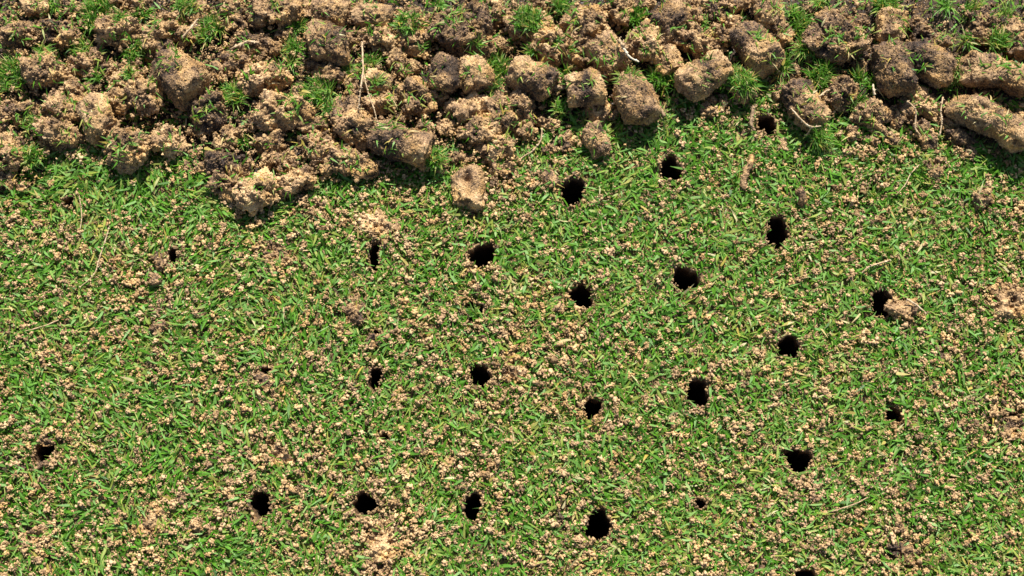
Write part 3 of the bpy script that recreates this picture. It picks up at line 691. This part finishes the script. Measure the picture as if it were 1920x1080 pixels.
strand('dry_root', [(1768,182,11,1),(1764,208,10,1),(1766,228,9,.9),(1762,254,7,.7)], .75, .66, "pale root strand left of the longest core, right side of the heap", 'root', M_ROOT, 1.2)
strand('dry_root', [(1725,308,5,1),(1708,325,5.2,.9),(1698,345,5.2,.8),(1680,366,5,.5)], .55, .64, "thin tan root crossing the lawn under the pale grass strands", 'root', M_ROOT, .2)
strand('dry_root', [(148,368,5,.6),(152,388,5,.8),(153,410,5,.9),(150,430,5,.5)], .55, .62, "thin pale root beside the small dark hole, far left", 'root', M_ROOT, .4)
strand('dry_root', [(205,425,5,.6),(196,455,5,.9),(186,485,5,.9),(176,515,5,.8),(148,540,5,.5)], .6, .62, "long thin pale root wandering down the lawn, left", 'root', M_ROOT, 1.0)
strand('dry_root', [(44,622,5,.7),(80,612,5.3,1),(110,600,5,.8)], .6, .58, "short straight tan root at the left edge of the lawn", 'root', M_ROOT, .2)
strand('dry_root', [(340,38+0,18,.8),(352,52,18,1),(357,72,16,.6)][::-1] and [(370,36,18,.9),(358,52,18,1.1),(342,70,17,.8)], 1.0, .68, "short thick pale root tip at the top left between tufts", 'root', M_ROOT, .6)
strand('dry_root', [(432,92,17,.6),(450,84,18,1.1),(465,78,19,1.2),(485,80,19,.9)], 1.1, .64, "curved pale root on the clod left of the tall grass strip", 'root', M_ROOT, 1.0)
strand('dry_root', [(1535,182,16,.9),(1548,172,16,1),(1556,168,15,.7)], 1.0, .62, "short twig bridging the pointed core and the round wrinkled clod", 'root', M_ROOT, .6)
strand('dry_root', [(1882,222,20,.6),(1900,233,20,1.0),(1918,245,18,1)], 1.0, .72, "pale root stuck on the longest core at the right edge", 'root', M_ROOT, .4)
strand('dry_root', [(1068,160,12,.7),(1050,165,10,1.1),(1038,160,10,1)], 1.8, .40, "stubby dark brown root end left of the smooth barrel-shaped core", 'root', M_ROOT, .3)
strand('dry_root', [(1226,190,9,1.1),(1236,202,8,1.3),(1246,218,6,1.2)], 1.5, .42, "thick tan root crumb right of the upright grass-capped core", 'root', M_ROOT, 2.0)
strand('dry_root', [(1413,198,8,1),(1411,214,8,1.2),(1408,232,7,1.1),(1415,245,6,.8)], 1.5, .40, "rusty thatch strand along the left side of the hole at the heap edge", 'thatch', M_ROOT, 3.0)
strand('dry_root', [(1605,556+12,8,.8),(1660,585,7,1)][:0] or [(1700,560,9,1),(1718,572,9,.9),(1738,588,7,.5)], .9, .72, "pale stem sticking out right of the straw-tangled clump", 'stem', M_ROOT, .4)
strand('dry_root', [(1608+10,510,5,.7),(1630,500,6,1),(1655,492,6,1),(1668,488,5,.6)], .8, .64, "tan root lying flat just above the hole at centre right", 'root', M_ROOT, 1.0)
for (px, py, L, ang, lab) in [(1358,490,24,-55,"yellow dead blade on the grass right of a black hole, centre right"),
        (1693,702,26,5,"yellow dead blade lying level, above the lowest right-hand hole"),
        (575,170+2,18,5,"bright yellow leaf scrap at the left of the big grass tuft"), (392,280,18,10,"yellow scrap of leaf under the small clods, lower left of the heap"),
        (1470,116,16,-60,"yellow leaf scrap between the cores, right of the two-toned core")]:
    r = np.random.default_rng(px); z = 0.006 if py > 300 else 0.018
    s = mpp(px, py); wx, wy = at(px, py, z); a0 = -math.radians(ang); Lw = L * s
    v, f, t = blades(np.array([-Lw / 2 * math.cos(a0)]), np.array([-Lw / 2 * math.sin(a0)]), np.array([0.0004]), np.array([a0]), np.array([0.15]), np.array([Lw]), np.array([1.8 * MM]), np.array([0.925]), np.array([0.25]), r)
    tag(link_mesh('dead_leaf', v, f, M_GRASS, t, loc=(float(wx), float(wy), z)), lab, 'dead leaf', 'yellow dead leaf scraps')
strand('white_shoot', [(1640,178,13,1.2),(1638,168,14,1.1),(1637,158,14,.7)], 1.1, .80, "stubby white shoot between the round clod and long upright core", 'shoot', M_ROOT, .2)

# ------------------------------------------------------------------ grass of the lawn
def soil_density(px, py):
    """how much loose sandy soil lies on the lawn, 0..1+"""
    d = 0.66 + 0.16 * (py - 600) / 480 + 0.16 * n2(px, py, 150.0, 40, 2) + 0.32 * n2(px, py, 42.0, 44, 2)
    for (x, y, rx, ry, w) in [(715,1020,60,90,.9),(712,430,60,50,.7),(760,430,120,70,.25),(515,480,60,40,.4),(600,400,60,40,.4),(180,420,120,60,.25),(110,940,130,120,.35),
                              (560,860,120,70,.4),(250,560,80,60,.2),(970,690,70,50,.4),(1890,560,60,80,.5),(1890,800,60,50,.4),(1690,1030,60,40,.4),(940,600,90,60,.25),
                              (930,340,70,40,.5),(950,360,60,40,.4),(760,350,60,30,.3),(285,975,70,50,.4),(700,520,60,60,.25),(1170,640,80,40,.1),(1060,1000,120,80,.2),(1850,370,60,40,.25),
                              (120,360,200,50,-.45),(1100,380,140,80,-.15),(300,360,150,40,-.3),(380,620,120,60,-.25),(1880,330,90,50,-.4),(1240,240,80,60,-.2),(1200,560,120,60,-.1),(250,820,150,60,-.15)]:
        d = d + w * np.exp(-((px - x) / rx) ** 2 - ((py - y) / ry) ** 2)
    return d
def under_clod(x, y, shrink=0.8, flat_only=False):
    m = np.zeros(len(x), bool)
    for c in C_:
        if flat_only and 'flat' not in c['op'] and c['y'] < 330: continue
        dx = x - c['wx']; dy = y - c['wy']; near = (np.abs(dx) < 0.03) & (np.abs(dy) < 0.03); q = np.where(near)[0]
        if len(q):
            th = c['rot']; u = (dx[q] * math.cos(th) + dy[q] * math.sin(th)) / c['a']; v = (-dx[q] * math.sin(th) + dy[q] * math.cos(th)) / c['b']
            m[q] |= (u * u + v * v) < shrink
    return m
def build_grass():
    A = (RX1 - RX0) * (RY1 - RY0); n = int(A * 1e6 * 0.58)
    x = rng.uniform(RX0, RX1, n); y = rng.uniform(RY0, RY1, n); px, py = to_px(x, y)
    keep = ~hole_mask(x, y, 1.06)
    bt = band_t(px, py); keep &= (rng.random(n) < np.clip(1.0 - bt / 60.0, 0.16, 1.0))
    sd = soil_density(px, py); keep &= rng.random(n) < np.clip(1.62 - sd * 0.85, 0.25, 1)
    keep &= ~under_clod(x, y, 0.7)
    out = (px < -60) | (px > 1980) | (py > 1140) | (py < -60); keep &= ~out | (rng.random(n) < 0.75)
    x, y, px, py = x[keep], y[keep], px[keep], py[keep]; n = len(x)
    # direction: coherent swirls; long slanting blades in the left part
    az = 1.6 * n2(x, y, 0.030, 60, 2) + rng.normal(0, 1, n) * np.where(px < 620, 0.7, 1.0) + np.where(rng.random(n) < 0.5, 0, math.pi) - 0.35
    lay = rng.random(n)
    pitch = np.clip(rng.normal(0.55, 0.35, n), 0.08, 1.4); L = (3.2 + 5.6 * rng.random(n) ** 1.6) * MM
    W = (0.75 + 0.90 * rng.random(n)) * MM
    # short upright ones make the dense mat below
    up = lay < 0.30; pitch[up] = rng.uniform(0.9, 1.5, up.sum()); L[up] = rng.uniform(2.0, 4.2, up.sum()) * MM
    top = lay > 0.66; pitch[top] = rng.uniform(0.0, 0.40, top.sum())
    z0 = np.where(top, rng.uniform(0.0015, 0.0042, n), rng.uniform(0.0, 0.0018, n))
    mx_ = x + np.cos(az) * np.cos(pitch) * L * 0.7; my_ = y + np.sin(az) * np.cos(pitch) * L * 0.7
    k = ~hole_mask(mx_, my_, 0.92) | (rng.random(n) < 0.06)
    x, y, px, py, az, lay, pitch, L, W, top, z0 = [q[k] for q in (x, y, px, py, az, lay, pitch, L, W, top, z0)]; n = len(x)
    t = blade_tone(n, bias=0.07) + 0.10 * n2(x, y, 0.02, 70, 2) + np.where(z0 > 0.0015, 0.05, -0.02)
    th_ = rng.random(n) < 0.09; W[th_] *= 0.42; L[th_] *= 1.15; t = np.where(th_, rng.uniform(0.62, 0.92, n), t)      # thin pale stems and thatch fibres
    curl = rng.random(n) * 1.1 * (pitch > 0.3)
    V, F, T = blades(x, y, z0, az, pitch, L, W, np.clip(t, 0.02, 1), curl)
    # loose clippings lying on the clods
    bx, by, bz = [], [], []
    for c in C_:
        if 'flat' in c['op']: continue
        for j in range(max(2, int(c['L'] * c['W'] / 220))):
            a = rng.random() * 6.283; q = math.sqrt(rng.random()) * 0.9
            ux = c['a'] * q * math.cos(a); uy = c['b'] * q * math.sin(a); th = c['rot']
            wx = c['wx'] + ux * math.cos(th) - uy * math.sin(th); wy = c['wy'] + ux * math.sin(th) + uy * math.cos(th)
            nb = 1 if rng.random() < 0.75 else 4
            for _ in range(nb):
                bx.append(wx + rng.normal(0, .0008)); by.append(wy + rng.normal(0, .0008)); bz.append(surf_z(c, wx, wy) - 0.0004)
    m = len(bx); tt = np.clip(rng.normal(0.48, 0.2, m), 0, 0.8); tt = np.where(rng.random(m) < 0.22, rng.uniform(0.86, 1, m), tt)
    g = blades(np.array(bx), np.array(by), np.array(bz), rng.random(m) * 6.283, rng.uniform(0.05, 0.9, m), rng.uniform(3, 7.5, m) * MM, rng.uniform(0.5, 1.1, m) * MM, tt, rng.uniform(0.2, 1.6, m))
    V, F, T = join([(V, F, T), g])
    tag(link_mesh('grass', V, F, M_GRASS, T), kind='stuff', label="short mown green grass with flat blades lying in all directions", cat='grass')
build_grass()

# ------------------------------------------------------------------ loose crumbs of soil
def build_crumbs():
    n = int((RX1 - RX0) * (RY1 - RY0) * 1e6 * 0.20)
    x = rng.uniform(RX0, RX1, n); y = rng.uniform(RY0, RY1, n); px, py = to_px(x, y, 0.003)
    sd = soil_density(px, py); bt = band_t(px, py)
    p = np.clip(sd * 0.85 - 0.02, 0.08, 1.2); p = np.where(bt > 0, np.where(px < 1000, 0.9, np.where((px < 1680) | (py > 150), 0.5, 0.18)), p)
    p = p + 0.30 * np.exp(-(bt / 28.0) ** 2) * (bt < 0)      # more crumbs fallen just below the heap
    keep = (rng.random(n) < p) & ~hole_mask(x, y, 1.0) & ~under_clod(x, y, 0.6)
    x, y, px, py, bt, sd = [q[keep] for q in (x, y, px, py, bt, sd)]; n = len(x)
    size = 0.32 + 0.95 * rng.random(n) ** 2.6; size *= np.clip(0.75 + 0.35 * sd, 0.8, 1.25)
    cnt = rng.integers(2, 6, n) + (size > 0.8) * 8
    idx = np.repeat(np.arange(n), cnt); m = len(idx)
    sp = (size[idx] * 0.95 + 0.12) * MM
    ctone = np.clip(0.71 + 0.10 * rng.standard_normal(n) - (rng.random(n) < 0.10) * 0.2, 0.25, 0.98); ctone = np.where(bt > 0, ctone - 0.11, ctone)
    zc = np.where(bt > 0, rng.uniform(0.0005, 0.0095, n) * np.where(px < 1000, 1, 0.7), rng.uniform(0.0024, 0.0056, n))
    C = np.stack([x[idx] + rng.normal(0, 1, m) * sp * 0.75, y[idx] + rng.normal(0, 1, m) * sp * 0.75, zc[idx] + rng.normal(0, 1, m) * sp * 0.35], 1)
    R = (0.16 + size[idx] * (0.18 + 0.42 * rng.random(m) ** 1.6)) * MM
    lump = (x, y, zc, size, ctone)
    ok = ~hole_mask(C[:, 0], C[:, 1], 0.97); C, R, idx = C[ok], R[ok], idx[ok]
    T = ctone[idx] + 0.10 * rng.standard_normal(len(idx))
    # crumbs gathered round the mouths of the holes
    hc = []
    for k, (hx, hy, rx, ry, d, lab) in enumerate(holes):
        q = 46; a = rng.random(q) * 6.283; rr = hole_rad(k, a) * rng.uniform(0.90, 1.16, q)
        hc.append(np.stack([hx + rr * np.cos(a), hy + rr * np.sin(a), rng.uniform(0.0012, 0.0038, q)], 1))
    hc = np.concatenate(hc); C = np.concatenate([C, hc]); R = np.concatenate([R, (0.3 + 0.55 * rng.random(len(hc))) * MM]); T = np.concatenate([T, 0.55 + 0.15 * rng.standard_normal(len(hc))])
    V, F, T = grains(C, R, T, 1, 0.6)
    kk = size > 0.42; q = kk.sum()
    v2_, f2_ = ico(2); S = np.stack([rng.uniform(.7, 1.5, q), rng.uniform(.6, 1.1, q), rng.uniform(.4, .8, q)], 1) * (size[kk] * 0.85 * MM)[:, None]
    W_ = v2_[None] * S[:, None, :] * (1 + 0.42 * (rng.random((q, len(v2_), 1)) - .5) * 2)
    an = rng.random(q) * 6.283; ca, sa = np.cos(an)[:, None], np.sin(an)[:, None]
    W_ = np.stack([W_[..., 0] * ca - W_[..., 1] * sa, W_[..., 0] * sa + W_[..., 1] * ca, W_[..., 2]], 2) + np.stack([x[kk], y[kk], zc[kk]], 1)[:, None, :]
    L3 = (W_.reshape(-1, 3), (f2_[None] + (np.arange(q) * len(v2_))[:, None, None]).reshape(-1, 3), np.repeat(ctone[kk], len(v2_)) + 0.12 * rng.standard_normal(q * len(v2_)))
    V, F, T = join([(V, F, T), L3])
    # fine sand sifted between the blades
    n2_ = int((RX1 - RX0) * (RY1 - RY0) * 1e6 * 0.30)
    x = rng.uniform(RX0, RX1, n2_); y = rng.uniform(RY0, RY1, n2_); px, py = to_px(x, y, 0.002)
    k = (rng.random(n2_) < np.clip(soil_density(px, py) * 0.9, 0.1, 1)) & ~hole_mask(x, y, 1.0)
    x, y = x[k], y[k]; n2_ = len(x)
    C = np.stack([x, y, rng.uniform(0.0, 0.0042, n2_)], 1)
    v2, f2 = np.array([[1,0,0],[-1,0,0],[0,1,0],[0,-1,0],[0,0,1],[0,0,-1]], float), np.array([[0,2,4],[2,1,4],[1,3,4],[3,0,4],[2,0,5],[1,2,5],[3,1,5],[0,3,5]])
    _ico['oct'] = (v2, f2)
    g = grains(C, (0.22 + 0.3 * rng.random(n2_)) * MM, 0.62 + 0.14 * rng.standard_normal(n2_), 'oct', 0.4)
    V, F, T = join([(V, F, T), g])
    tag(link_mesh('soil_crumbs', V, F, M_CRUMB, T, smooth=False), kind='stuff', label="loose tan sandy soil crumbs scattered through the grass", cat='soil crumbs')
build_crumbs()
